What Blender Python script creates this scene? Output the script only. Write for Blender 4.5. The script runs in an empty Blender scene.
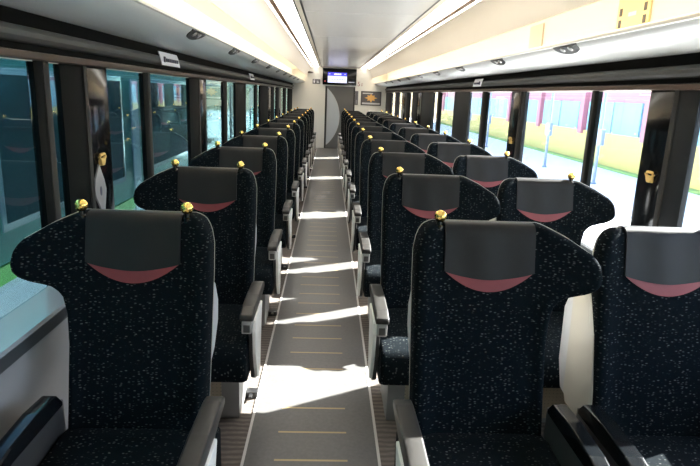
import bpy, bmesh, math, random
from mathutils import Vector, Matrix
random.seed(7)
S = bpy.context.scene
C = S.collection
PI = math.pi

# ------------------------------------------------------------------ helpers
MATS = {}
def mat(name, col, rough=.5, metal=0., spec=.5, emit=None, estr=0., coat=0., sheen=0.):
    m = bpy.data.materials.new(name); m.use_nodes = True
    b = m.node_tree.nodes['Principled BSDF']
    b.inputs['Base Color'].default_value = (*col, 1)
    b.inputs['Roughness'].default_value = rough
    b.inputs['Metallic'].default_value = metal
    b.inputs['Specular IOR Level'].default_value = spec
    b.inputs['Coat Weight'].default_value = coat
    b.inputs['Sheen Weight'].default_value = sheen
    if emit:
        b.inputs['Emission Color'].default_value = (*emit, 1)
        b.inputs['Emission Strength'].default_value = estr
    MATS[name] = m
    return m
def nodes(m): return m.node_tree.nodes, m.node_tree.links
def add_noise(m, scale=(8, 8, 8), amount=.15, bump=0., detail=4, coord='Object'):
    """slight value variation of a material, and a fine bump"""
    n, l = nodes(m); b = n['Principled BSDF']
    tc = n.new('ShaderNodeTexCoord'); mp = n.new('ShaderNodeMapping'); mp.inputs['Scale'].default_value = scale
    nz = n.new('ShaderNodeTexNoise'); nz.inputs['Scale'].default_value = 1; nz.inputs['Detail'].default_value = detail
    l.new(tc.outputs[coord], mp.inputs[0]); l.new(mp.outputs[0], nz.inputs['Vector'])
    mr = n.new('ShaderNodeMapRange'); mr.inputs['To Min'].default_value = 1-amount; mr.inputs['To Max'].default_value = 1+amount
    l.new(nz.outputs['Fac'], mr.inputs['Value'])
    mx = n.new('ShaderNodeVectorMath'); mx.operation = 'SCALE'
    mx.inputs[0].default_value = b.inputs['Base Color'].default_value[:3]
    l.new(mr.outputs[0], mx.inputs['Scale']); l.new(mx.outputs[0], b.inputs['Base Color'])
    if bump:
        bp = n.new('ShaderNodeBump'); bp.inputs['Strength'].default_value = bump; bp.inputs['Distance'].default_value = .002
        l.new(nz.outputs['Fac'], bp.inputs['Height']); l.new(bp.outputs[0], b.inputs['Normal'])
    return m

def finish(bm, smooth):
    bmesh.ops.remove_doubles(bm, verts=bm.verts, dist=1e-6)
    bmesh.ops.recalc_face_normals(bm, faces=bm.faces)
    if smooth is not None:
        for f in bm.faces: f.smooth = True
        for e in bm.edges:
            if len(e.link_faces) == 2 and e.calc_face_angle(0) > smooth: e.smooth = False
def obj(name, bm, m, parent=None, smooth=math.radians(38)):
    finish(bm, smooth)
    me = bpy.data.meshes.new(name); bm.to_mesh(me); bm.free()
    me.materials.append(m if not isinstance(m, str) else MATS[m])
    o = bpy.data.objects.new(name, me); C.objects.link(o)
    if parent: o.parent = parent
    return o
def tag(o, label, cat, group=None, kind=None):
    o['label'] = label; o['category'] = cat
    if group: o['group'] = group
    if kind: o['kind'] = kind
    return o
def struct(name, bm, m, label=None, smooth=math.radians(38)):
    o = obj(name, bm, m, None, smooth); o['kind'] = 'structure'
    if label: o['label'] = label
    return o
def thing(name, label, cat, loc=(0, 0, 0), group=None):
    o = bpy.data.objects.new(name, None); o.empty_display_size = .1; C.objects.link(o)
    o.location = loc
    return tag(o, label, cat, group)
def dup(root, loc, label):
    r = root.copy(); C.objects.link(r); r.location = loc; r['label'] = label
    for ch in list(root.children):
        c = ch.copy(); C.objects.link(c); c.parent = r
        for g in list(ch.children):
            d = g.copy(); C.objects.link(d); d.parent = c
    return r
def B(): return bmesh.new()
def box(bm, x0, x1, y0, y1, z0, z1, bev=0., seg=2):
    t = bmesh.new()
    bmesh.ops.create_cube(t, size=1)
    for v in t.verts:
        v.co = Vector(((x0+x1)/2+v.co.x*abs(x1-x0), (y0+y1)/2+v.co.y*abs(y1-y0), (z0+z1)/2+v.co.z*abs(z1-z0)))
    if bev: bmesh.ops.bevel(t, geom=t.edges[:], offset=bev, segments=seg, profile=.6, affect='EDGES')
    join(bm, t); return bm
def join(bm, t):
    me = bpy.data.meshes.new('t'); t.to_mesh(me); t.free(); bm.from_mesh(me); bpy.data.meshes.remove(me)
def prism(bm, pts, axis, a, b, bev=0., seg=2):
    """extrude a closed polygon along an axis. axis 'x': pts are (y,z); 'y': (x,z); 'z': (x,y)"""
    t = bmesh.new()
    def P(p, s):
        return {'x': (s, p[0], p[1]), 'y': (p[0], s, p[1]), 'z': (p[0], p[1], s)}[axis]
    A = [t.verts.new(P(p, a)) for p in pts]; D = [t.verts.new(P(p, b)) for p in pts]
    t.faces.new(A); t.faces.new(D[::-1])
    n = len(pts)
    for i in range(n): t.faces.new((A[i], A[(i+1) % n], D[(i+1) % n], D[i]))
    bmesh.ops.recalc_face_normals(t, faces=t.faces)
    if bev: bmesh.ops.bevel(t, geom=t.edges[:], offset=bev, segments=seg, profile=.6, affect='EDGES', clamp_overlap=True)
    join(bm, t); return bm
def lathe(bm, prof, cx, cy, z0, n=20, axis='z'):
    rings = []
    for r, h in prof:
        ring = []
        for i in range(n):
            a = 2*PI*i/n; u, v = r*math.cos(a), r*math.sin(a)
            ring.append(bm.verts.new((cx+u, cy+v, z0+h) if axis == 'z' else (cx+h, cy+u, z0+v) if axis == 'x' else (cx+u, cy+h, z0+v)))
        rings.append(ring)
    for a, b in zip(rings, rings[1:]):
        for i in range(n): bm.faces.new((a[i], a[(i+1) % n], b[(i+1) % n], b[i]))
    bm.faces.new(rings[0][::-1]); bm.faces.new(rings[-1]); return bm
def ball(bm, c, r, seg=20):
    bmesh.ops.create_uvsphere(bm, u_segments=seg, v_segments=seg//2+2, radius=r, matrix=Matrix.Translation(c)); return bm
def slab(bm, front, back):
    """close two equal grids (rows of points) into one solid"""
    R, N = len(front), len(front[0])
    F = [[bm.verts.new(p) for p in r] for r in front]; K = [[bm.verts.new(p) for p in r] for r in back]
    for G, flip in ((F, 0), (K, 1)):
        for i in range(R-1):
            for j in range(N-1):
                q = (G[i][j], G[i][j+1], G[i+1][j+1], G[i+1][j])
                bm.faces.new(q[::-1] if flip else q)
    for i in range(R-1):
        bm.faces.new((F[i][0], F[i+1][0], K[i+1][0], K[i][0])); bm.faces.new((F[i][-1], K[i][-1], K[i+1][-1], F[i+1][-1]))
    for j in range(N-1):
        bm.faces.new((F[0][j], K[0][j], K[0][j+1], F[0][j+1])); bm.faces.new((F[-1][j], F[-1][j+1], K[-1][j+1], K[-1][j]))
    return bm
def lerp_tab(tab, z):
    if z <= tab[0][0]: return tab[0][1]
    for (a, u), (b, v) in zip(tab, tab[1:]):
        if z <= b: return u+(v-u)*(z-a)/(b-a)
    return tab[-1][1]
def sstep(t): t = max(0., min(1., t)); return t*t*(3-2*t)

# ------------------------------------------------------------------ materials
def fabric(name, sx, sy, sz):
    m = mat(name, (.003, .005, .007), .95, 0, .06)
    n, l = nodes(m); b = n['Principled BSDF']
    tc = n.new('ShaderNodeTexCoord'); mp = n.new('ShaderNodeMapping'); mp.inputs['Scale'].default_value = (sx, sy, sz)
    vo = n.new('ShaderNodeTexVoronoi'); vo.inputs['Scale'].default_value = 1; vo.inputs['Randomness'].default_value = .9
    l.new(tc.outputs['Object'], mp.inputs[0]); l.new(mp.outputs[0], vo.inputs['Vector'])
    lt = n.new('ShaderNodeMapRange'); lt.inputs['From Min'].default_value = .34; lt.inputs['From Max'].default_value = .2
    l.new(vo.outputs['Distance'], lt.inputs['Value'])
    sp = n.new('ShaderNodeSeparateColor'); l.new(vo.outputs['Color'], sp.inputs[0])
    gt = n.new('ShaderNodeMapRange'); gt.inputs['From Min'].default_value = .3; gt.inputs['From Max'].default_value = 1.
    l.new(sp.outputs[0], gt.inputs['Value'])
    mu = n.new('ShaderNodeMath'); mu.operation = 'MULTIPLY'; l.new(lt.outputs[0], mu.inputs[0]); l.new(gt.outputs[0], mu.inputs[1])
    mx = n.new('ShaderNodeMix'); mx.data_type = 'RGBA'
    mx.inputs['A'].default_value = (.003, .0052, .0072, 1); mx.inputs['B'].default_value = (.095, .10, .095, 1)
    l.new(mu.outputs[0], mx.inputs['Factor']); l.new(mx.outputs['Result'], b.inputs['Base Color'])
    nz = n.new('ShaderNodeTexNoise'); nz.inputs['Scale'].default_value = 500; l.new(tc.outputs['Object'], nz.inputs['Vector'])
    bp = n.new('ShaderNodeBump'); bp.inputs['Strength'].default_value = .25; bp.inputs['Distance'].default_value = .002
    l.new(nz.outputs['Fac'], bp.inputs['Height']); l.new(bp.outputs[0], b.inputs['Normal'])
    return m
fabric('speckled_upright', 72, 60, 185)
fabric('speckled_flat', 72, 130, 60)
add_noise(mat('cover_leather', (.012, .0115, .0118), .5, 0, .2), (18, 18, 5), .12, .15)
add_noise(mat('red_trim', (.16, .022, .026), .6), (60, 60, 60), .1)
mat('gold', (.86, .58, .16), .2, 1.)
mat('gold_satin', (.80, .54, .18), .5, .6)
mat('black_plastic', (.012, .012, .013), .35)
mat('gloss_black', (.005, .006, .007), .12, 0, .25)
mat('shell_cream', (.50, .47, .40), .38)
mat('side_beige', (.36, .33, .28), .45)
add_noise(mat('shell_grey', (.38, .38, .39), .45), (40, 40, 300), .06)
mat('pad_leather', (.024, .022, .020), .45, 0, .35)
mat('panel_white', (.78, .77, .73), .4)
mat('arm_dark', (.045, .043, .042), .45)
mat('latch_silver', (.36, .35, .34), .35, .4)
mat('base_grey', (.20, .195, .19), .5)
def grille():
    m = mat('heater_grille', (.40, .32, .23), .5)
    n, l = nodes(m); b = n['Principled BSDF']
    tc = n.new('ShaderNodeTexCoord'); mp = n.new('ShaderNodeMapping'); mp.inputs['Scale'].default_value = (55, 55, 55)
    ck = n.new('ShaderNodeTexVoronoi'); ck.inputs['Randomness'].default_value = 0; ck.inputs['Scale'].default_value = 1
    l.new(tc.outputs['Object'], mp.inputs[0]); l.new(mp.outputs[0], ck.inputs['Vector'])
    r = n.new('ShaderNodeMapRange'); r.inputs['From Min'].default_value = .30; r.inputs['From Max'].default_value = .36
    l.new(ck.outputs['Distance'], r.inputs['Value'])
    mx = n.new('ShaderNodeMix'); mx.data_type = 'RGBA'; mx.inputs['A'].default_value = (.03, .03, .03, 1); mx.inputs['B'].default_value = (.34, .28, .20, 1)
    l.new(r.outputs[0], mx.inputs['Factor']); l.new(mx.outputs['Result'], b.inputs['Base Color'])
grille()
def carpet():
    m = mat('carpet', (.13, .11, .10), .95, 0, .1)
    n, l = nodes(m); b = n['Principled BSDF']
    tc = n.new('ShaderNodeTexCoord'); mp = n.new('ShaderNodeMapping'); mp.inputs['Scale'].default_value = (40, 90, 1)
    nz = n.new('ShaderNodeTexNoise'); nz.inputs['Scale'].default_value = 1; nz.inputs['Detail'].default_value = 3
    l.new(tc.outputs['Object'], mp.inputs[0]); l.new(mp.outputs[0], nz.inputs['Vector'])
    wv = n.new('ShaderNodeTexWave'); wv.inputs['Scale'].default_value = 9; wv.bands_direction = 'Y'; wv.inputs['Distortion'].default_value = 3
    l.new(tc.outputs['Object'], wv.inputs['Vector'])
    ad = n.new('ShaderNodeMath'); ad.operation = 'MULTIPLY'; l.new(nz.outputs['Fac'], ad.inputs[0]); l.new(wv.outputs['Fac'], ad.inputs[1])
    cr = n.new('ShaderNodeMix'); cr.data_type = 'RGBA'; cr.inputs['A'].default_value = (.10, .085, .075, 1); cr.inputs['B'].default_value = (.24, .205, .18, 1)
    l.new(ad.outputs[0], cr.inputs['Factor']); l.new(cr.outputs['Result'], b.inputs['Base Color'])
carpet()
def aisle():
    m = mat('aisle_runner', (.1, .1, .1), .42, 0, .45)
    n, l = nodes(m); b = n['Principled BSDF']
    tc = n.new('ShaderNodeTexCoord'); sx = n.new('ShaderNodeSeparateXYZ'); l.new(tc.outputs['Object'], sx.inputs[0])
    def M(op, a, bb):
        k = n.new('ShaderNodeMath'); k.operation = op
        for i, v in enumerate((a, bb)):
            if isinstance(v, (int, float)): k.inputs[i].default_value = v
            else: l.new(v, k.inputs[i])
        return k.outputs[0]
    # thin gold dashes across the runner, one every 207 mm
    yy = M('SUBTRACT', sx.outputs['Y'], 2.121-.1035); fr = M('FRACT', M('DIVIDE', yy, .207), 0)
    near = M('LESS_THAN', M('ABSOLUTE', M('SUBTRACT', fr, .5), 0), .03)
    inx = M('LESS_THAN', M('ABSOLUTE', M('SUBTRACT', sx.outputs['X'], -.036), 0), .157)
    dash = M('MULTIPLY', near, inx)
    nz = n.new('ShaderNodeTexNoise'); nz.inputs['Scale'].default_value = 60; l.new(tc.outputs['Object'], nz.inputs['Vector'])
    base = n.new('ShaderNodeMix'); base.data_type = 'RGBA'; base.inputs['A'].default_value = (.075, .072, .07, 1); base.inputs['B'].default_value = (.125, .12, .115, 1)
    l.new(nz.outputs['Fac'], base.inputs['Factor'])
    mx = n.new('ShaderNodeMix'); mx.data_type = 'RGBA'; mx.inputs['B'].default_value = (.36, .27, .13, 1)
    l.new(base.outputs['Result'], mx.inputs['A']); l.new(dash, mx.inputs['Factor']); l.new(mx.outputs['Result'], b.inputs['Base Color'])
aisle()
mat('edge_strip', (.55, .53, .50), .35)
mat('ceiling_gloss', (.86, .83, .79), .2, .0, .6)
mat('ceiling_cream', (.86, .77, .64), .45)
mat('cream', (.80, .77, .70), .45)
mat('rack_grey', (.66, .66, .64), .28)
mat('rail_brown', (.085, .055, .042), .45, 0, .3)
mat('rail_grey', (.075, .073, .070), .45, 0, .3)
mat('rail_black', (.006, .006, .006), .7, 0, .04)
mat('post_black', (.004, .005, .005), .6, 0, .06)
mat('post_grey', (.034, .032, .030), .55, 0, .12)
mat('pillar_dark', (.012, .014, .016), .5, 0, .12)
mat('slot_dark', (.02, .018, .016), .5)
mat('lamp_brown', (.20, .11, .06), .5)
mat('wall_grey', (.27, .27, .275), .5)
mat('sill', (.33, .35, .38), .22, .1)
mat('sill_trim', (.05, .055, .06), .3)
mat('door_grey', (.13, .125, .12), .4)
mat('door_silver', (.52, .55, .57), .35, .3)
mat('sign_grey', (.13, .12, .13), .4)
mat('white_label', (.82, .82, .88), .45)
mat('ink', (.05, .05, .09), .5)
mat('lamp_white', (.9, .9, .9), .5, emit=(1., .95, .86), estr=5.5)
mat('lamp_warm', (.9, .9, .9), .5, emit=(1., .88, .68), estr=13.)
def glass(name, tint, refl=1.):
    m = bpy.data.materials.new(name); m.use_nodes = True; n, l = nodes(m); n.clear()
    out = n.new('ShaderNodeOutputMaterial'); mx = n.new('ShaderNodeMixShader'); tr = n.new('ShaderNodeBsdfTransparent')
    gl = n.new('ShaderNodeBsdfGlossy'); gl.inputs['Roughness'].default_value = .0; gl.inputs['Color'].default_value = (refl, refl, refl, 1)
    fr = n.new('ShaderNodeFresnel'); ge = n.new('ShaderNodeNewGeometry'); ir = n.new('ShaderNodeMapRange')
    ir.inputs['To Min'].default_value = 1.5; ir.inputs['To Max'].default_value = 1/1.5      # same reflection from both faces of the pane
    l.new(ge.outputs['Backfacing'], ir.inputs['Value']); l.new(ir.outputs[0], fr.inputs['IOR'])
    tr.inputs['Color'].default_value = (*tint, 1)
    l.new(fr.outputs[0], mx.inputs['Fac']); l.new(tr.outputs[0], mx.inputs[1]); l.new(gl.outputs[0], mx.inputs[2]); l.new(mx.outputs[0], out.inputs[0])
    MATS[name] = m
glass('glass_clear', (.93, .96, .97))
glass('glass_teal', (.50, .68, .70))

# ------------------------------------------------------------------ layout numbers
XL, XR, XC = -1.055, 1.585, .265          # inner faces of the side walls, middle of the car
H = 1.32                                   # half width
Y0, Y1 = -1.3, 16.3                        # cabin ends
CZ = 2.22
PITCH, ROW0, ROWS = 1.10, 1.757, 12
ORD = ['first', 'second', 'third', 'fourth', 'fifth', 'sixth', 'seventh', 'eighth', 'ninth', 'tenth', 'eleventh', 'twelfth', 'thirteenth']

# ------------------------------------------------------------------ the seats
TR = [(.44, .192), (.75, .192), (.834, .199), (.885, .212), (.903, .226), (.918, .244), (.939, .303), (.955, .329), (.975, .343), (.995, .346),
      (1.015, .344), (1.033, .340), (1.050, .330), (1.065, .316), (1.104, .252), (1.125, .205), (1.134, .182), (1.138, .165)]
TL = [(.44, -.233), (.95, -.240), (1.045, -.239), (1.085, -.231), (1.105, -.223), (1.122, -.212), (1.132, -.198), (1.138, -.178)]
ZS = [.44, .46, .50, .56, .62, .68, .74, .79, .834, .86, .885, .895, .903, .911, .918, .925, .932, .939, .947, .955, .965, .975, .985, .995, 1.005, 1.015,
      1.024, 1.033, 1.042, 1.050, 1.058, 1.065, 1.075, 1.085, 1.095, 1.104, 1.112, 1.120, 1.128, 1.134, 1.138]
US = [0, .008, .02, .035, .055, .08, .115, .16, .22, .29, .36, .43, .5, .57, .64, .71, .78, .84, .885, .92, .945, .965, .98, .992, 1]
OUT = [Vector((x, z)) for z, x in TL] + [Vector((x, z)) for z, x in TR[::-1]]
RT = [(.44, -.06), (.60, .0), (.75, .06), (.90, .110), (1.14, .120)]
def edge_dist(x, z):
    p = Vector((x, z)); best = 9
    for a, b in zip(OUT, OUT[1:]):
        ab = b-a; t = max(0, min(1, (p-a).dot(ab)/ab.length_squared)); best = min(best, (a+ab*t-p).length)
    return best
def plane_y(z): return -(1.155-z)*.21
def face_y(x, z):
    """front of the upholstery: reclined, bolsters and wing curving towards the sitter"""
    y = plane_y(z)
    y -= .022*sstep((-.150-x)/.06)
    if x > .14: y -= .022*sstep((x-.145)/.05) + .055*max(0, (x-.20)/.145)**1.3
    d = edge_dist(x, z); r = .024
    if d < r: y += r*(1-math.sqrt(max(0, 1-(1-d/r)**2)))
    return y
DEPTH = [.070]           # how far the upholstery wraps round the side
def back_y(x, z):
    w = max(0, min(1, (x-.19)/.12))
    return plane_y(z)+DEPTH[0]*(1-w)+(.020-.055*max(0, (x-.20)/.145)**1.3)*w
def seat_grid(exp, fy):
    g = []
    for z in ZS:
        a, b = lerp_tab(TL, z)-exp, lerp_tab(TR, z)+exp
        zz = z+exp*sstep((z-1.03)/.1) - exp*(.6 if .90 < z < .97 else 0)*0
        g.append([(a+(b-a)*u, fy(a+(b-a)*u, zz), zz) for u in US])
    return g
def flip(g, m): return [[(x*m, y, z) for x, y, z in r] for r in g]

def make_seat(kind, label, group):
    """kind 'single' (wing and window to the left), 'aisle' or 'window' (wing to the right)"""
    m = -1 if kind == 'single' else 1
    DEPTH[0] = .034 if kind == 'window' else .070
    t = thing({'single': 'single_seat', 'aisle': 'aisle_seat', 'window': 'window_seat'}[kind], label, 'train seat', (0, 0, 0), group)
    def X(a, b): return (min(a*m, b*m), max(a*m, b*m))
    # backrest
    bm = B(); f = seat_grid(0, face_y)
    slab(bm, flip(f, m), flip([[(x, back_y(x, z), z) for x, y, z in r] for r in f], m))
    back = obj('backrest', bm, 'speckled_upright', t)
    # moulded shell behind it
    bm = B()
    f = seat_grid(.0018, lambda x, z: back_y(x, min(z, 1.136))-.004)
    def rx(x, z):                                    # the shell draws in towards the back
        a, b = lerp_tab(TL, z), lerp_tab(TR, z); u = (x-a)/(b-a)
        return x+.034*(1-u)**3-.026*max(0, u)**3
    def rear(x, y, z):
        w = sstep((x-.17)/.07)                       # 0 on the body, 1 on the wing
        full = y+.020*w+(1-w)*max(.035, lerp_tab(RT, z)-y)
        d = min(edge_dist(x, min(z, 1.136)), .05)
        inn = min(1., (d+.006)/.035)
        return y+.006+(full-y-.006)*math.sqrt(max(0, 1-(1-inn)**2)) if z > .9 else full
    slab(bm, flip(f, m), flip([[(rx(x, z), rear(x, y, z), z-.018*sstep((z-1.06)/.08)) for x, y, z in r] for r in f], m))
    obj('back_shell', bm, 'shell_cream', t)
    bm = B(); prism(bm, [(.0, .60), (.10, .64), (.175, .72), (.185, .80), (.14, .875), (.07, .90)], 'x', *X(-.222, .185), bev=.012)
    h = obj('rear_pocket_housing', bm, 'shell_grey', t)
    bm = B(); box(bm, *X(-.17, .14), .176, .192, .73, .82, .006); obj('table_leaf', bm, 'shell_cream', h)
    if kind == 'window':
        bm = B(); prism(bm, [(-.135, .50), (-.115, .47), (.06, .48), (.085, .52), (.10, .80), (.11, .93), (-.02, .93), (-.075, .80), (-.115, .62)], 'x', *X(-.240, -.228), bev=.004); obj('side_panel', bm, 'side_beige', t)
        bm = B(); prism(bm, [(.07, .49), (.13, .50), (.17, .60), (.18, .80), (.15, .86), (.08, .88)], 'x', *X(-.232, -.222), bev=.004); obj('rear_side_panel', bm, 'shell_grey', t)
    # headrest cover draped over the top
    path = [(.992, 0), (1.000, 0), (1.015, 0), (1.04, 0), (1.07, 0), (1.095, 0), (1.115, 0), (1.128, 1), (1.138, 2), (1.143, 3), (1.143, 4), (1.138, 5)]
    outer, inner = [], []
    cols = [-.147+.292*i/16 for i in range(17)]
    for zz, k in path:
        ro, ri = [], []
        for i, x in enumerate(cols):
            e = 1-((x+.001)/.146)**2
            z = zz-.024*e*max(0, (1.06-zz)/.068)
            yb = plane_y(min(z, 1.128))
            y = {0: yb-.007, 1: yb-.004, 2: yb+.004, 3: yb+.016, 4: yb+.040, 5: yb+.058}[k]
            y -= .004*math.sin((x+.2)*43+zz*6)*(1 if k == 0 else 0)*.5
            ro.append((x, y, z)); ri.append((x, y+(.006 if k < 3 else .0), z-(.006 if k >= 2 else 0)))
        outer.append(ro); inner.append(ri)
    bm = B(); slab(bm, flip(outer, m), flip(inner, m))
    cov = obj('headrest_cover', bm, 'cover_leather', t)
    # red crescent below it
    fr, bk = [], []
    for k in range(5):
        r1, r2 = [], []
        for i in range(17):
            x = -.143+.284*i/16; e = 1-((x+.001)/.1425)**2; top = .994-.016*e; bot = .990-.061*e
            z = top+(bot-top)*k/4; y = plane_y(z)
            r1.append((x, y-.0045, z)); r2.append((x, y+.004, z))
        fr.append(r1); bk.append(r2)
    bm = B(); slab(bm, flip(fr, m), flip(bk, m)); obj('crescent_trim', bm, 'red_trim', t)
    # gold ball grips
    for sx in {'single': (-.163, .163), 'aisle': (-.164,), 'window': (.136,)}[kind]:
        bm = B(); ball(bm, (sx*m, .004, 1.1625), .0195); k = obj('gold_knob', bm, 'gold', t)
        bm = B(); lathe(bm, [(.017, -.018), (.016, .004), (.010, .008), (.009, .022)], sx*m, .006, 1.1265, 16); obj('knob_collar', bm, 'gloss_black', k)
    # seat cushion
    bm = B(); prism(bm, [(-.10, .30), (-.10, .47), (-.20, .485), (-.35, .475), (-.54, .478), (-.625, .462), (-.655, .43), (-.662, .37), (-.645, .315), (-.60, .292), (-.35, .285)], 'x', *X(-.279, .20), bev=.030, seg=4)
    obj('seat_cushion', bm, 'speckled_flat', t)
    # arms: window-side (inner) arm of black glossy moulding
    def black_arm(x0, x1):
        bm = B(); prism(bm, [(-.16, .58), (-.19, .615), (-.30, .622), (-.45, .612), (-.56, .588), (-.625, .545), (-.63, .51), (-.58, .53), (-.45, .565), (-.16, .565)], 'x', *X(x0, x1), bev=.014, seg=4)
        a = obj('armrest', bm, 'gloss_black', t)
        bm = B(); prism(bm, [(-.14, .575), (-.45, .57), (-.585, .535), (-.56, .40), (-.40, .26), (-.14, .26)], 'x', *X(x0+.008, x1-.008), bev=.005); obj('arm_side', bm, 'arm_dark', a)
    black_arm(.192, .240)
    if kind == 'window': black_arm(-.300, -.246)
    else:
        bm = B(); prism(bm, [(-.16, .585), (-.17, .612), (-.22, .622), (-.40, .628), (-.54, .622), (-.605, .606), (-.615, .588), (-.60, .575), (-.30, .570)], 'x', *X(-.304, -.247), bev=.008, seg=3)
        a = obj('armrest', bm, 'pad_leather', t)
        bm = B(); box(bm, *X(-.297, -.254), -.606, -.56, .520, .578, .006); k = obj('table_latch', bm, 'latch_silver', a)
        bm = B(); box(bm, *X(-.290, -.262), -.609, -.600, .528, .562, .002); obj('latch_slot', bm, 'arm_dark', a)
        bm = B(); prism(bm, [(-.28, .580), (-.56, .580), (-.578, .52), (-.565, .41), (-.515, .27), (-.455, .235), (-.405, .27), (-.37, .40), (-.335, .51)], 'x', *X(-.300, -.280), bev=.006)
        s = obj('arm_side', bm, 'arm_dark', t)
        bm = B(); prism(bm, [(-.33, .572), (-.50, .576), (-.565, .565), (-.582, .52), (-.568, .41), (-.515, .275), (-.455, .245), (-.415, .28), (-.385, .40), (-.36, .50)], 'x', *X(-.312, -.296), bev=.005)
        obj('arm_side_panel', bm, 'panel_white', s)
    # base
    bm = B(); box(bm, *X(-.215, .17), -.42, -.14, 0, .30, .012); p = obj('pedestal', bm, 'base_grey', t)
    bm = B(); box(bm, *X(-.13, .15), -.424, -.412, .03, .26); obj('heater_grille', bm, 'heater_grille', p)
    if kind == 'single':
        bm = B(); box(bm, .212, .275, -.235, -.185, 0, .035, .006); box(bm, .235, .252, -.27, -.23, .018, .03, .004); obj('foot_pedal', bm, 'black_plastic', t)
    return t

specs = [('single', -.601, 'dark speckled single seat by the left windows, {} from the camera', 'single seats along the left windows'),
         ('aisle', .529, 'dark speckled aisle seat right of the aisle, {} from the camera', 'aisle seats of the right-hand pairs'),
         ('window', 1.12, 'dark speckled sunlit-topped seat by the right windows, {} from the camera', 'window seats of the right-hand pairs')]
for kind, cx, lab, grp in specs:
    proto = make_seat(kind, lab.format('first'), grp)
    proto.location = (cx, ROW0, 0)
    for i in range(1, ROWS):
        dup(proto, (cx, ROW0+PITCH*i, 0), lab.format(ORD[i]))

# ------------------------------------------------------------------ the shell of the car
struct('floor', box(B(), XL-.1, XR+.1, Y0-.1, 18.4, -.08, 0), 'carpet', 'brown-grey carpeted cabin floor')
struct('trim_1', box(B(), -.318, .251, Y0, 16.2, 0, .004), 'aisle_runner', 'dark aisle runner with gold cross dashes')
struct('trim_2', box(B(), -.330, -.318, Y0, 16.2, 0, .006), 'edge_strip', 'pale edge line left of the aisle runner')
struct('trim_3', box(B(), .251, .263, Y0, 16.2, 0, .006), 'edge_strip', 'pale edge line right of the aisle runner')
SILL = .76
def side(sgn):      # x of a distance h from the middle, on one side
    return lambda h: XC+sgn*h
nt = [3]
def trim(bm, m, label):
    nt[0] += 1; return struct('trim_%d' % nt[0], bm, m, label)
def run(pts, sgn, y0=Y0, y1=Y1, bev=0.):
    X = side(sgn); return prism(B(), [(X(h), z) for h, z in pts], 'y', y0, y1, bev)

# bays: (kind, y0, y1) along both walls
BAYS = [('glass', -1.0, .40), ('post', .40, .55), ('glass', .55, 2.13), ('post', 2.13, 2.235), ('glass', 2.235, 2.33), ('pillar', 2.33, 2.57), ('panel', 2.57, 2.81),
        ('glass', 2.81, 3.345), ('post', 3.345, 3.46), ('glass', 3.46, 4.42), ('pillar', 4.42, 4.75), ('panel', 4.75, 5.02), ('glass', 5.02, 5.81),
        ('post', 5.81, 6.0), ('glass', 6.0, 6.55), ('pillar', 6.55, 7.33), ('glass', 7.33, 8.27), ('post', 8.27, 8.5), ('glass', 8.5, 8.84), ('pillar', 8.84, 9.98),
        ('panel', 9.98, 10.5), ('pillar', 10.5, 11.08), ('glass', 11.08, 11.5), ('post', 11.5, 12.1), ('panel', 12.1, 12.75), ('glass', 12.75, 13.3), ('pillar', 13.3, 14.0), ('glass', 14.0, 14.8), ('pillar', 14.8, 16.3)]
BAYSR = [b for b in BAYS]
BAYSR[2:6] = [('glass', .55, 2.44), ('pillar', 2.44, 2.62)]
BAYSR = [('panel', 2.62, 2.83) if b == ('panel', 2.57, 2.81) else ('glass', 2.83, 3.385) if b == ('glass', 2.81, 3.345) else ('post', 3.385, 3.465) if b == ('post', 3.345, 3.46) else
         ('glass', 3.465, 4.65) if b == ('glass', 3.46, 4.42) else ('pillar', 4.65, 4.78) if b == ('pillar', 4.42, 4.75) else ('panel', 4.78, 5.03) if b == ('panel', 4.75, 5.02) else ('glass', 5.03, 5.81) if b == ('glass', 5.02, 5.81) else b for b in BAYSR]
nw = [0]
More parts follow.
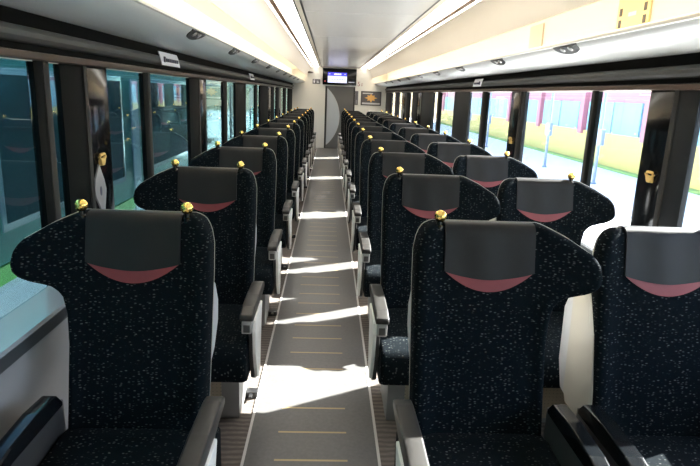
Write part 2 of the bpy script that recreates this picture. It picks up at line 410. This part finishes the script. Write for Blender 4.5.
for sgn, nm, bays in ((-1, 'left', BAYS), (1, 'right', BAYSR)):
    X = side(sgn)
    # lower wall, sill and upper wall
    struct('wall_'+nm, run([(1.20, 0), (1.20, .69), (1.20, SILL-.05), (1.36, SILL-.05), (1.36, 0)], sgn), 'wall_grey', 'light grey wall panel below the %s windows' % nm)
    trim(run([(1.193, SILL-.055), (1.193, SILL-.012), (1.22, SILL-.012), (1.22, SILL-.055)], sgn), 'sill_trim', 'dark line under the %s window sill' % nm)
    trim(run([(1.195, SILL-.012), (1.20, SILL), (1.335, SILL+.004), (1.335, SILL-.05), (1.2, SILL-.05)], sgn), 'sill', 'pale window sill on the %s' % nm)
    trim(run([(1.322, 1.60), (1.322, 2.16), (1.36, 2.16), (1.36, 1.60)], sgn), 'cream', 'cream wall behind the %s luggage rack' % nm)
    trim(run([(1.325, 1.603), (1.285, 1.606), (1.283, 1.630), (1.325, 1.634)], sgn, bev=.003), 'rail_brown', 'brown curtain rail above the %s windows' % nm)
    trim(run([(1.323, 1.634), (1.305, 1.634), (1.305, 1.766), (1.323, 1.766)], sgn), 'rail_black', 'black band above the %s windows' % nm)
    trim(run([(1.305, 1.655), (1.285, 1.660), (1.272, 1.674), (1.270, 1.690), (1.278, 1.706), (1.305, 1.712)], sgn, bev=.002), 'rail_grey', 'grey rail above the %s windows' % nm)
    cnt = 0
    for k, a, b in bays:
        if k == 'glass':
            nw[0] += 1
            struct('window_%d' % nw[0], box(B(), *sorted((X(1.330), X(1.336))), a-.005, b+.005, SILL, 1.62), 'glass_teal' if sgn < 0 else 'glass_clear', 'window pane in the %s wall' % nm)
        elif k == 'post':
            bm = B(); w = b-a
            prism(bm, [(X(1.345), a), (X(1.320), a+.002), (X(1.316), a+w*.55), (X(1.345), a+w*.58)], 'z', SILL-.01, 1.605, .002)
            o = trim(bm, 'post_black', 'black window post in the %s wall' % nm)
            trim(box(B(), *sorted((X(1.345), X(1.314))), a+w*.58, b, SILL-.01, 1.605, .003), 'post_grey', 'grey window frame edge in the %s wall' % nm)
        elif k == 'pillar':
            trim(box(B(), *sorted((X(1.345), X(1.318))), a, b-.035, SILL-.01, 1.605, .004), 'pillar_dark' if sgn > 0 else 'post_black', 'dark pillar between windows in the %s wall' % nm)
            trim(box(B(), *sorted((X(1.345), X(1.312))), b-.035, b, SILL-.01, 1.605, .003), 'post_grey', 'grey pillar edge in the %s wall' % nm)
        else:
            trim(box(B(), *sorted((X(1.345), X(1.320))), a, b, SILL-.01, 1.605, .002), 'gloss_black', 'glossy black panel between windows in the %s wall' % nm)

# luggage racks with their cove lights
for sgn, nm in ((-1, 'left'), (1, 'right')):
    X = side(sgn)
    r = thing('luggage_rack', 'white luggage rack running along the %s wall above the windows' % nm, 'luggage rack', (X(1.2), 7.5, 1.76), 'luggage racks')
    off = lambda bm: bmesh.ops.translate(bm, verts=bm.verts, vec=(-X(1.2), -7.5, -1.76))
    bm = run([(.980, 1.832), (.992, 1.816), (1.03, 1.796), (1.10, 1.776), (1.20, 1.764), (1.305, 1.760), (1.322, 1.760), (1.322, 1.80), (1.2, 1.81), (1.02, 1.838)], sgn); off(bm)
    obj('rack_shelf', bm, 'rack_grey', r)
    bm = run([(.970, 1.828), (.980, 1.826), (1.02, 1.836), (1.02, 1.846), (.975, 1.848), (.970, 1.842)], sgn, bev=.002); off(bm)
    obj('rack_lip', bm, 'cream', r)
    # cove lamp hidden behind the ceiling panel's edge
    bm = run([(.925, 2.03), (.965, 2.03), (.965, 2.05), (.925, 2.05)], sgn, .9, Y1-.1)
    tag(obj('cove_light', bm, 'lamp_warm'), 'warm cove light strip washing the wall behind the %s luggage rack' % nm, 'light', 'cove lights')
    # reading lights under the lip
    for i in range(9):
        y = 3.15+1.28*i + (.12 if sgn < 0 else 0)
        t = thing('reading_light', 'dark half-moon reading light under the %s luggage rack, %s from the camera' % (nm, ORD[i]), 'light', (X(1.0), y, 1.81), 'reading lights under the racks')
        # half disc lying on the sloping underside: from the lip outwards
        bm = B(); N = 14; ax = Vector((sgn*.056, 0, -.036)).normalized(); nn = Vector((-sgn*.036, 0, -.056)).normalized()
        def pt(u, v, d): p = Vector((sgn*-.018, 0, .014))+ax*v+nn*d; return (p.x, u, p.z)
        pts = [(-.15*math.cos(PI*k/N), .066*math.sin(PI*k/N)**.8) for k in range(N+1)]
        A = [bm.verts.new(pt(u, v, .004)) for u, v in pts]; D = [bm.verts.new(pt(u*1.03, v*1.05, -.012)) for u, v in pts]
        bm.faces.new(A); bm.faces.new(D[::-1])
        for k in range(N+1): bm.faces.new((A[k], A[(k+1) % (N+1)], D[(k+1) % (N+1)], D[k]))
        obj('housing', bm, 'arm_dark', t)
        for u in (-.05, .05):
            bm = B(); c = pt(u, .022, .004)
            bmesh.ops.create_cone(bm, cap_ends=True, segments=16, radius1=.020, radius2=.015, depth=.012, matrix=Matrix.Translation(c) @ nn.to_track_quat('Z', 'Y').to_matrix().to_4x4())
            obj('lens', bm, 'latch_silver', t)

# ceiling
bm = B()
for a in range(8):       # panels with fine joints between them
    y0 = Y0+a*2.2; box(bm, XC-.505, XC+.505, y0, y0+2.192, CZ, CZ+.03)
struct('ceiling', bm, 'ceiling_gloss', 'glossy pale ceiling panels down the middle')
for sgn, nm in ((-1, 'left'), (1, 'right')):
    trim(run([(.505, CZ-.001), (.523, CZ-.001), (.523, CZ+.05), (.505, CZ+.05)], sgn), 'slot_dark', 'dark slot beside the %s ceiling light' % nm)
    trim(run([(.523, CZ), (.562, CZ-.002), (.562, CZ+.04), (.522, CZ+.04)], sgn), 'ceiling_cream', 'cream band beside the %s ceiling light' % nm)
    trim(run([(.562, CZ+.012), (.585, CZ+.012), (.585, CZ+.05), (.562, CZ+.05)], sgn), 'rail_grey', 'grey groove beside the %s ceiling light' % nm)
    trim(run([(.728, CZ-.001), (.768, CZ-.003), (.768, CZ+.05), (.728, CZ+.05)], sgn), 'lamp_brown', 'brown groove beside the %s ceiling light' % nm)
    # side panel curving down to the cove
    prof = [(.787, CZ-.007), (.800, CZ-.012), (.838, CZ-.05), (.868, CZ-.11), (.888, CZ-.18), (.900, CZ-.25)]
    trim(run(prof+[(h+.014, z+.004) for h, z in prof[::-1]], sgn), 'ceiling_cream', 'cream ceiling panel curving down to the %s rack' % nm)
    trim(run([(.80, CZ+.03), (1.34, 2.12), (1.34, 2.17), (.80, CZ+.06)], sgn), 'ceiling_cream', 'cream soffit above the %s rack' % nm)
    bm = run([(.586, CZ+.004), (.60, CZ-.006), (.714, CZ-.006), (.727, CZ+.004), (.727, CZ+.03), (.586, CZ+.03)], sgn, 2.4, Y1-.06)
    lt = tag(obj('ceiling_light', bm, 'lamp_white'), 'long white ceiling light strip left of the glossy panels' if sgn < 0 else 'long white ceiling light strip right of the glossy panels', 'light', 'ceiling light strips')
    obj('edge_strip', run([(.768, CZ-.006), (.786, CZ-.010), (.786, CZ+.02), (.768, CZ+.02)], sgn, 2.4, Y1-.06), 'lamp_white', lt)  # white edge lit by the lamp, its brightness added as emission
struct('trim_90', box(B(), XL-.1, XR+.1, Y0-.1, Y1+2, CZ+.06, CZ+.55, .12, 3), 'ceiling_cream', 'roof above the ceiling')

# end walls
DX0, DX1, DZ = -.11, .69, 1.725
bm = B(); box(bm, XL-.06, DX0, Y1, Y1+.06, 0, CZ+.06); box(bm, DX1, XR+.06, Y1, Y1+.06, 0, CZ+.06); box(bm, DX0, DX1, Y1, Y1+.06, DZ, CZ+.06)
struct('wall_end', bm, 'cream', 'cream end wall with the doorway')
struct('wall_back', box(B(), XL-.06, XR+.06, Y0-.06, Y0, 0, CZ+.06), 'door_grey', 'dark grey wall behind the camera')
d = obj('door_1', box(B(), DX0, DX1, Y1+.045, Y1+.075, 0, DZ), 'door_grey'); d['kind'] = 'structure'; d['label'] = 'dark grey sliding door at the far end of the aisle'
# silver arc panel on the door: a circle segment
x0, za, zb, bul = -.075, .10, 1.655, .355
hh = (zb-za)/2; Rr = (hh*hh+bul*bul)/(2*bul); ang = math.asin(hh/Rr)
pts = [(x0, za)]+[(x0+bul-Rr+Rr*math.cos(-ang+2*ang*k/24), (za+zb)/2+Rr*math.sin(-ang+2*ang*k/24)) for k in range(25)][1:-1]+[(x0, zb)]
obj('arc_panel', prism(B(), pts, 'y', Y1+.035, Y1+.046), 'door_silver', d)
bm = B()
for (pa, pb) in zip(pts, pts[1:]):
    dx, dz = pb[0]-pa[0], pb[1]-pa[1]; L = math.hypot(dx, dz); nx, nz = dz/L*.011, -dx/L*.011
    prism(bm, [(pa[0], pa[1]), (pb[0], pb[1]), (pb[0]+nx, pb[1]+nz), (pa[0]+nx, pa[1]+nz)], 'y', Y1+.033, Y1+.046)
obj('arc_rim', bm, 'edge_strip', d)
trim(box(B(), DX0-.02, DX0+.02, Y1-.006, Y1+.05, 0, DZ), 'slot_dark', 'dark left door jamb')
trim(box(B(), DX1-.03, DX1+.012, Y1-.006, Y1+.05, 0, DZ), 'slot_dark', 'dark right door jamb')

# display above the door
t = thing('display_monitor', 'black overhead display with a lit blue and white screen above the door', 'monitor', (.255, 16.22, 1.757))
obj('housing', box(B(), -.465, .465, -.06, .084, 0, .435, .006), 'gloss_black', t)
mat('screen_white', (.5, .5, .6), .3, emit=(.62, .66, .95), estr=1.1)
mat('screen_blue', (.05, .05, .5), .3, emit=(.055, .05, .62), estr=1.0)
mat('screen_ink', (.9, .9, 1.), .3, emit=(.85, .87, 1), estr=1.0)
mat('screen_text', (.3, .32, .5), .3, emit=(.30, .34, .62), estr=.7)
mat('red_mark', (.4, .05, .06), .4)
s = obj('screen', box(B(), -.325, .200, -.064, -.058, .058, .332), 'screen_white', t)
obj('header_bar', box(B(), -.325, .200, -.0665, -.0635, .236, .332), 'screen_blue', s)
bm = B()
for k in range(4): box(bm, -.15+k*.05, -.11+k*.05, -.0685, -.066, .265, .305)
box(bm, .13, .165, -.0685, -.066, .28, .295); box(bm, -.30, -.26, -.0685, -.066, .28, .295)
obj('header_text', bm, 'screen_ink', s)
bm = B()
for k in range(9): box(bm, -.25+k*.045, -.222+k*.045, -.066, -.0635, .135, .165)
obj('message_text', bm, 'screen_text', s)
bm = B(); ball(bm, (-.40, -.062, .10), .018, 12); box(bm, -.418, -.382, -.064, -.058, .07, .088); obj('red_mark', bm, 'red_mark', t)
bm = B()
for k in range(6): box(bm, .255+k*.026, .275+k*.026, -.0635, -.058, .072, .094)
obj('white_lettering', bm, 'white_label', t)

# end wall signs
t = thing('toilet_sign', 'small grey pictogram sign left of the door', 'sign', (-.385, Y1-.008, 1.765))
obj('plate', box(B(), -.105, .105, -.006, .008, 0, .13, .003), 'sign_grey', t)
bm = B(); prism(bm, [(-.075, .02), (-.045, .02), (-.045, .06), (-.035, .06), (-.04, .09), (-.08, .09), (-.085, .06), (-.075, .06)], 'y', -.009, -.005); lathe(bm, [(.012, -.009), (.012, -.005)], -.06, 0, .106, 12, 'y')
box(bm, .01, .075, -.009, -.005, .03, .045); box(bm, .01, .06, -.009, -.005, .065, .08); obj('pictogram', bm, 'white_label', t)
def text_mesh(s, size):
    cu = bpy.data.curves.new('t', 'FONT'); cu.body = s; cu.size = size; cu.extrude = .004; cu.align_x = 'CENTER'
    o = bpy.data.objects.new('t', cu); C.objects.link(o); bpy.context.view_layer.update()
    me = bpy.data.meshes.new_from_object(o.evaluated_get(bpy.context.evaluated_depsgraph_get())); bpy.data.objects.remove(o)
    bm = bmesh.new(); bm.from_mesh(me); bpy.data.meshes.remove(me)
    bmesh.ops.rotate(bm, verts=bm.verts, matrix=Matrix.Rotation(PI/2, 3, 'X')); return bm
mat('number_red', (.36, .12, .10), .5)
t = thing('car_number', 'reddish car number 5 on the end wall right of the display', 'sign', (.80, Y1-.006, 1.75))
bm = text_mesh('5', .17); obj('digit', bm, 'number_red', t, None)
bm = B(); box(bm, .075, .095, -.004, .004, .0, .05); ball(bm, (.085, 0, .075), .012, 10); obj('mark', bm, 'number_red', t)
t = thing('notice_panel', 'narrow dark notice panel right of the door', 'sign', (.748, Y1-.008, 1.235))
obj('plate', box(B(), -.045, .045, -.006, .011, 0, .38, .004), 'sign_grey', t); obj('pale_strip', box(B(), -.02, .02, -.009, -.005, .03, .14), 'wall_grey', t)
t = thing('poster', 'dark framed poster with an orange burst on the end wall', 'poster', (1.155, Y1-.01, 1.235))
mat('poster_dark', (.10, .085, .085), .3); mat('poster_orange', (.75, .38, .08), .4); mat('poster_pale', (.62, .60, .58), .4)
obj('frame', box(B(), -.285, .285, -.008, .01, 0, .385, .005), 'post_grey', t)
obj('print', box(B(), -.27, .27, -.0105, -.007, .015, .37), 'poster_dark', t)
bm = B(); pp = []
for k in range(16):
    a = 2*PI*k/16; rr = .085 if k % 2 else (.13 if k % 4 else .16); pp.append((rr*1.15*math.cos(a), .205+rr*.8*math.sin(a)))
prism(bm, pp, 'y', -.0125, -.010); obj('orange_burst', bm, 'poster_orange', t)
bm = B(); box(bm, -.25, .25, -.0125, -.010, .03, .075); box(bm, -.24, .05, -.0125, -.010, .315, .34); obj('pale_lettering', bm, 'poster_pale', t)
t = thing('smoke_detector', 'round brown-grey ceiling sensor left of the display', 'sensor', (-.50, 15.2, CZ-.13))
t.location = (-.60, 16.16, 2.065)
bm = B(); lathe(bm, [(.02, .03), (.10, .022), (.135, .0), (.12, -.018), (.05, -.028)][::-1], 0, 0, 0, 24)
for v in bm.verts: v.co.x *= 1.0
obj('dome', bm, 'rail_brown', t)
obj('mount', box(B(), -.03, .03, .0, .138, -.012, .02, .003), 'post_grey', t)

# seat number labels on the rails
def rail_tag(sgn, y0, y1, lab, text=True):
    X = side(sgn)
    t = thing('rail_label', lab, 'label', (X(1.262), (y0+y1)/2, 1.655), 'white labels on the rails')
    w = (y1-y0)/2
    pr = [(0, .0), (.006, .03), (.012, .055), (.020, .075), (.017, .078), (.008, .056), (.002, .031), (-.004, 0)]
    bm = prism(B(), [(sgn*(p[0]), p[1]) for p in pr], 'y', -w, w); obj('plate', bm, 'white_label', t)
    if text:
        bm = B(); n = 7; st = (2*w-.13)/n
        s = -sgn
        box(bm, *sorted((-sgn*.005, sgn*.001)), -w+.05, -w+.075, .018, .05)
        for k in range(n): box(bm, *sorted((-sgn*.0045, sgn*.001)), -w+.10+k*st, -w+.10+k*st+.7*st, .022, .042)
        obj('lettering', bm, 'ink', t)
    return t
rail_tag(-1, 3.52, 3.93, 'white lettered label on the left rail, nearest the camera')
rail_tag(-1, 7.35, 7.75, 'white label on the left rail farther from the camera', True)
rail_tag(1, 5.88, 6.2, 'white label on the right rail above the windows')
# wall panels behind the right rack
mat('panel_yellow', (.84, .66, .34), .4); mat('panel_pale', (.55, .50, .44), .4)
t = thing('yellow_notice', 'yellow notice panel on the wall above the right rack', 'sign', (XR-.004, 3.11, 1.862))
obj('plate', box(B(), -.006, .004, -.165, .165, 0, .235, .002), 'panel_yellow', t)
bm = B()
for yy in (-.125, .125):
    for zz in (.075, .135): box(bm, -.008, -.005, yy-.014, yy+.014, zz, zz+.04)
obj('dark_marks', bm, 'rail_grey', t)
bm = B(); box(bm, -.008, -.005, -.04, .04, .125, .145); obj('pale_mark', bm, 'panel_white', t)
t = tag(obj('grey_notice', box(B(), XR-.010, XR, 4.42, 4.70, 1.862, 2.10, .002), 'panel_pale'), 'plain greyish panel on the wall above the right rack', 'sign')
# joints between wall panels as thin dark lines
# coat hooks: three prongs fanned above a stem
def hook(sgn, y, lab):
    X = side(sgn); t = thing('coat_hook', lab, 'hook', (X(1.320), y, 1.195), 'coat hooks on the black panels')
    s = -sgn
    bm = B(); box(bm, *sorted((0, s*.010)), -.016, .016, -.030, -.004, .002); obj('mount', bm, 'gold_satin', t)
    bm = B()
    k = .85
    pts = [(k*a, k*b) for a, b in [(-.014, -.034), (.014, -.034), (.026, -.018), (.030, -.004), (.046, .012), (.040, .018), (.026, .008), (.018, .008), (.006, .004), (-.006, .004), (-.018, .008), (-.026, .008), (-.040, .018), (-.046, .012), (-.030, -.004), (-.026, -.018)]]
    prism(bm, pts, 'x', s*.008, s*.020, .002); obj('hook_body', bm, 'gold_satin', t)
    for yy, zz in ((-.019, .020), (0, .021), (.019, .020)):
        bm = B(); ball(bm, (s*.014, yy, zz), .0085, 10); obj('prong_tip', bm, 'gold_satin', t)
hook(-1, 2.66, 'gold coat hook on the glossy black panel by the left windows')
hook(1, 2.70, 'gold coat hook on the glossy black panel by the right windows')
hook(1, 4.90, 'small gold coat hook farther along the right wall')
t = thing('shell_reflection', 'pale spindle-shaped modelled seat reflection with a dark dot below the left coat hook', 'plate', (side(-1)(1.320), 2.635, 1.05))  # seat-shell reflection in the black panel, modelled as a raised pale shape
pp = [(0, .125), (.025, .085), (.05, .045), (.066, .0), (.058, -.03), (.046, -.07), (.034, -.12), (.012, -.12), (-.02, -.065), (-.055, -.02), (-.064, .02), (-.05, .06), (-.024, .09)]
obj('plate', prism(B(), pp, 'x', -.003, .008, .002), 'wall_grey', t)  # pale body of the modelled reflection
bm = B(); prism(bm, [(.010*math.cos(a), .022*math.sin(a)) for a in [2*PI*k/16 for k in range(16)]], 'x', .006, .0095); obj('dark_dot', bm, 'ink', t)

# ------------------------------------------------------------------ outside, left: the train on the next track
mat('train_green', (.045, .16, .145), .3); mat('train_lime', (.09, .30, .03), .35); mat('train_white', (.34, .35, .42), .35); mat('train_window', (.05, .08, .085), .08, 0, .5)
TX = -2.3
t = thing('neighbouring_train', 'dark green train with a lime band standing beyond the left windows', 'train', (TX-1.3, 8, -1.0), None)
def tb(name, x0, x1, y0, y1, z0, z1, m, par=t, bev=0.): return obj(name, box(B(), x0+1.3, x1+1.3, y0-8, y1-8, z0+1.0, z1+1.0, bev), m, par)
bod = tb('upper_body', -2.6, 0, -6, 26, .235, 2.5, 'train_green', t, .03)
tb('lime_band', -2.6, .004, -6, 26, .105, .235, 'train_lime')
tb('lower_body', -2.6, 0, -6, 26, -.75, .105, 'train_white')
tb('underframe', -2.4, -.2, -5.8, 25.8, -1.0, -.75, 'rail_black')
for k in range(-2, 8):
    y0 = 4.0+k*3.4
    if y0 > 23: break
    w = tb('window', -.01, .012, y0, y0+2.5, .47, 1.62, 'sill', t, .01)
    tb('pane', .006, .016, y0+.05, y0+2.45, .53, 1.57, 'train_window', w)
    if k < 7: tb('door_edge', -.01, .014, y0+2.78, y0+3.02, -.7, 1.6, 'train_white')
# ------------------------------------------------------------------ outside, right: sunlit street and building
mat('ground_pale', (.86, .84, .80), .8); add_noise(MATS['ground_pale'], (3, 3, 3), .06)
mat('grass_green', (.30, .44, .14), .9); add_noise(MATS['grass_green'], (14, 14, 14), .25)
mat('dado_yellow', (.66, .52, .17), .7); mat('brick_pink', (.42, .19, .25), .7); mat('bay_teal', (.20, .44, .52), .5); mat('pole_blue', (.22, .28, .38), .5); mat('column_red', (.46, .18, .22), .6)
struct('ground', box(B(), -30, 60, -30, 70, -1.2, -1.0), 'ground_pale', 'pale sunlit pavement beside the track')
tag(obj('grass_verge', box(B(), 11.05, 11.36, -20, 60, -1.0, -.92, .02), 'grass_green'), 'strip of green grass along the foot of the building', 'grass')
t = thing('street_building', 'pink building with teal window bays over a yellow base, right of the train', 'building', (11.5, 20, -1.0))
def fb(name, x0, x1, y0, y1, z0, z1, m, par=t): return obj(name, box(B(), x0, x1, y0-20, y1-20, z0+1, z1+1), m, par)
fb('wall', .1, 5, -10, 60, -1, 2.15, 'brick_pink')
fb('yellow_base', 0, .15, -10, 60, -1, .36, 'dado_yellow')
for k in range(12):
    y0 = -6+k*5.4
    w = fb('window_bay', .02, .2, y0, y0+4.4, .36, 1.6, 'bay_teal')
    fb('glazing_bar', -.01, .05, y0+2.1, y0+2.25, .36, 1.6, 'pole_blue', w)
    fb('column', -.12, .2, y0+4.6, y0+5.0, .2, 2.14, 'column_red')
for k in range(7):
    y = 9.3+k*4.3
    t = thing('street_pole', 'slim bluish pole on the pavement right of the train, %s from the camera' % ORD[k], 'pole', (8.6, y, -1.0), 'poles on the pavement')
    bm = B(); lathe(bm, [(.09, 0), (.09, .05), (.05, .08), (.045, 3.2), (.02, 3.24)], 0, 0, 0, 12); obj('shaft', bm, 'pole_blue', t)
    bm = B(); box(bm, -.06, .06, -.22, .22, 1.25, 1.75, .01); obj('sign_board', bm, 'pole_blue', t)

# ------------------------------------------------------------------ light
w = bpy.data.worlds.new('sky'); S.world = w; w.use_nodes = True
n, l = w.node_tree.nodes, w.node_tree.links
sk = n.new('ShaderNodeTexSky'); sk.sky_type = 'NISHITA'; sk.sun_disc = False; sk.sun_elevation = math.radians(35); sk.sun_rotation = math.radians(65); sk.altitude = 50
l.new(sk.outputs[0], n['Background'].inputs[0]); n['Background'].inputs['Strength'].default_value = 1.3
sd = Vector((1, .53, .70))        # towards the sun
sl = bpy.data.lights.new('sun', 'SUN'); sl.energy = 75; sl.angle = math.radians(.6); sl.color = (1, .96, .90)
so = bpy.data.objects.new('sun', sl); C.objects.link(so); so.rotation_euler = sd.to_track_quat('Z', 'Y').to_euler(); so.location = (8, 6, 6)

# ------------------------------------------------------------------ camera
cam = bpy.data.cameras.new('camera'); co = bpy.data.objects.new('camera', cam); C.objects.link(co); S.camera = co
cam.sensor_width = 36; cam.lens = 566.05/700*36; cam.clip_start = .02; cam.clip_end = 300
r = Vector((0.9986752968, -0.0343853716, 0.0382792076)); u = Vector((-0.0289379469, 0.2398130225, 0.9703877107)); f = Vector((0.0425469945, 0.9702099569, -0.2385002993))
co.matrix_world = Matrix(((r.x, u.x, -f.x, 0), (r.y, u.y, -f.y, 0), (r.z, u.z, -f.z, 1.531), (0, 0, 0, 1)))

S.view_settings.view_transform = 'Standard'; S.view_settings.look = 'None'; S.view_settings.gamma = 1; S.view_settings.use_curve_mapping = False
S.view_settings.exposure = 0
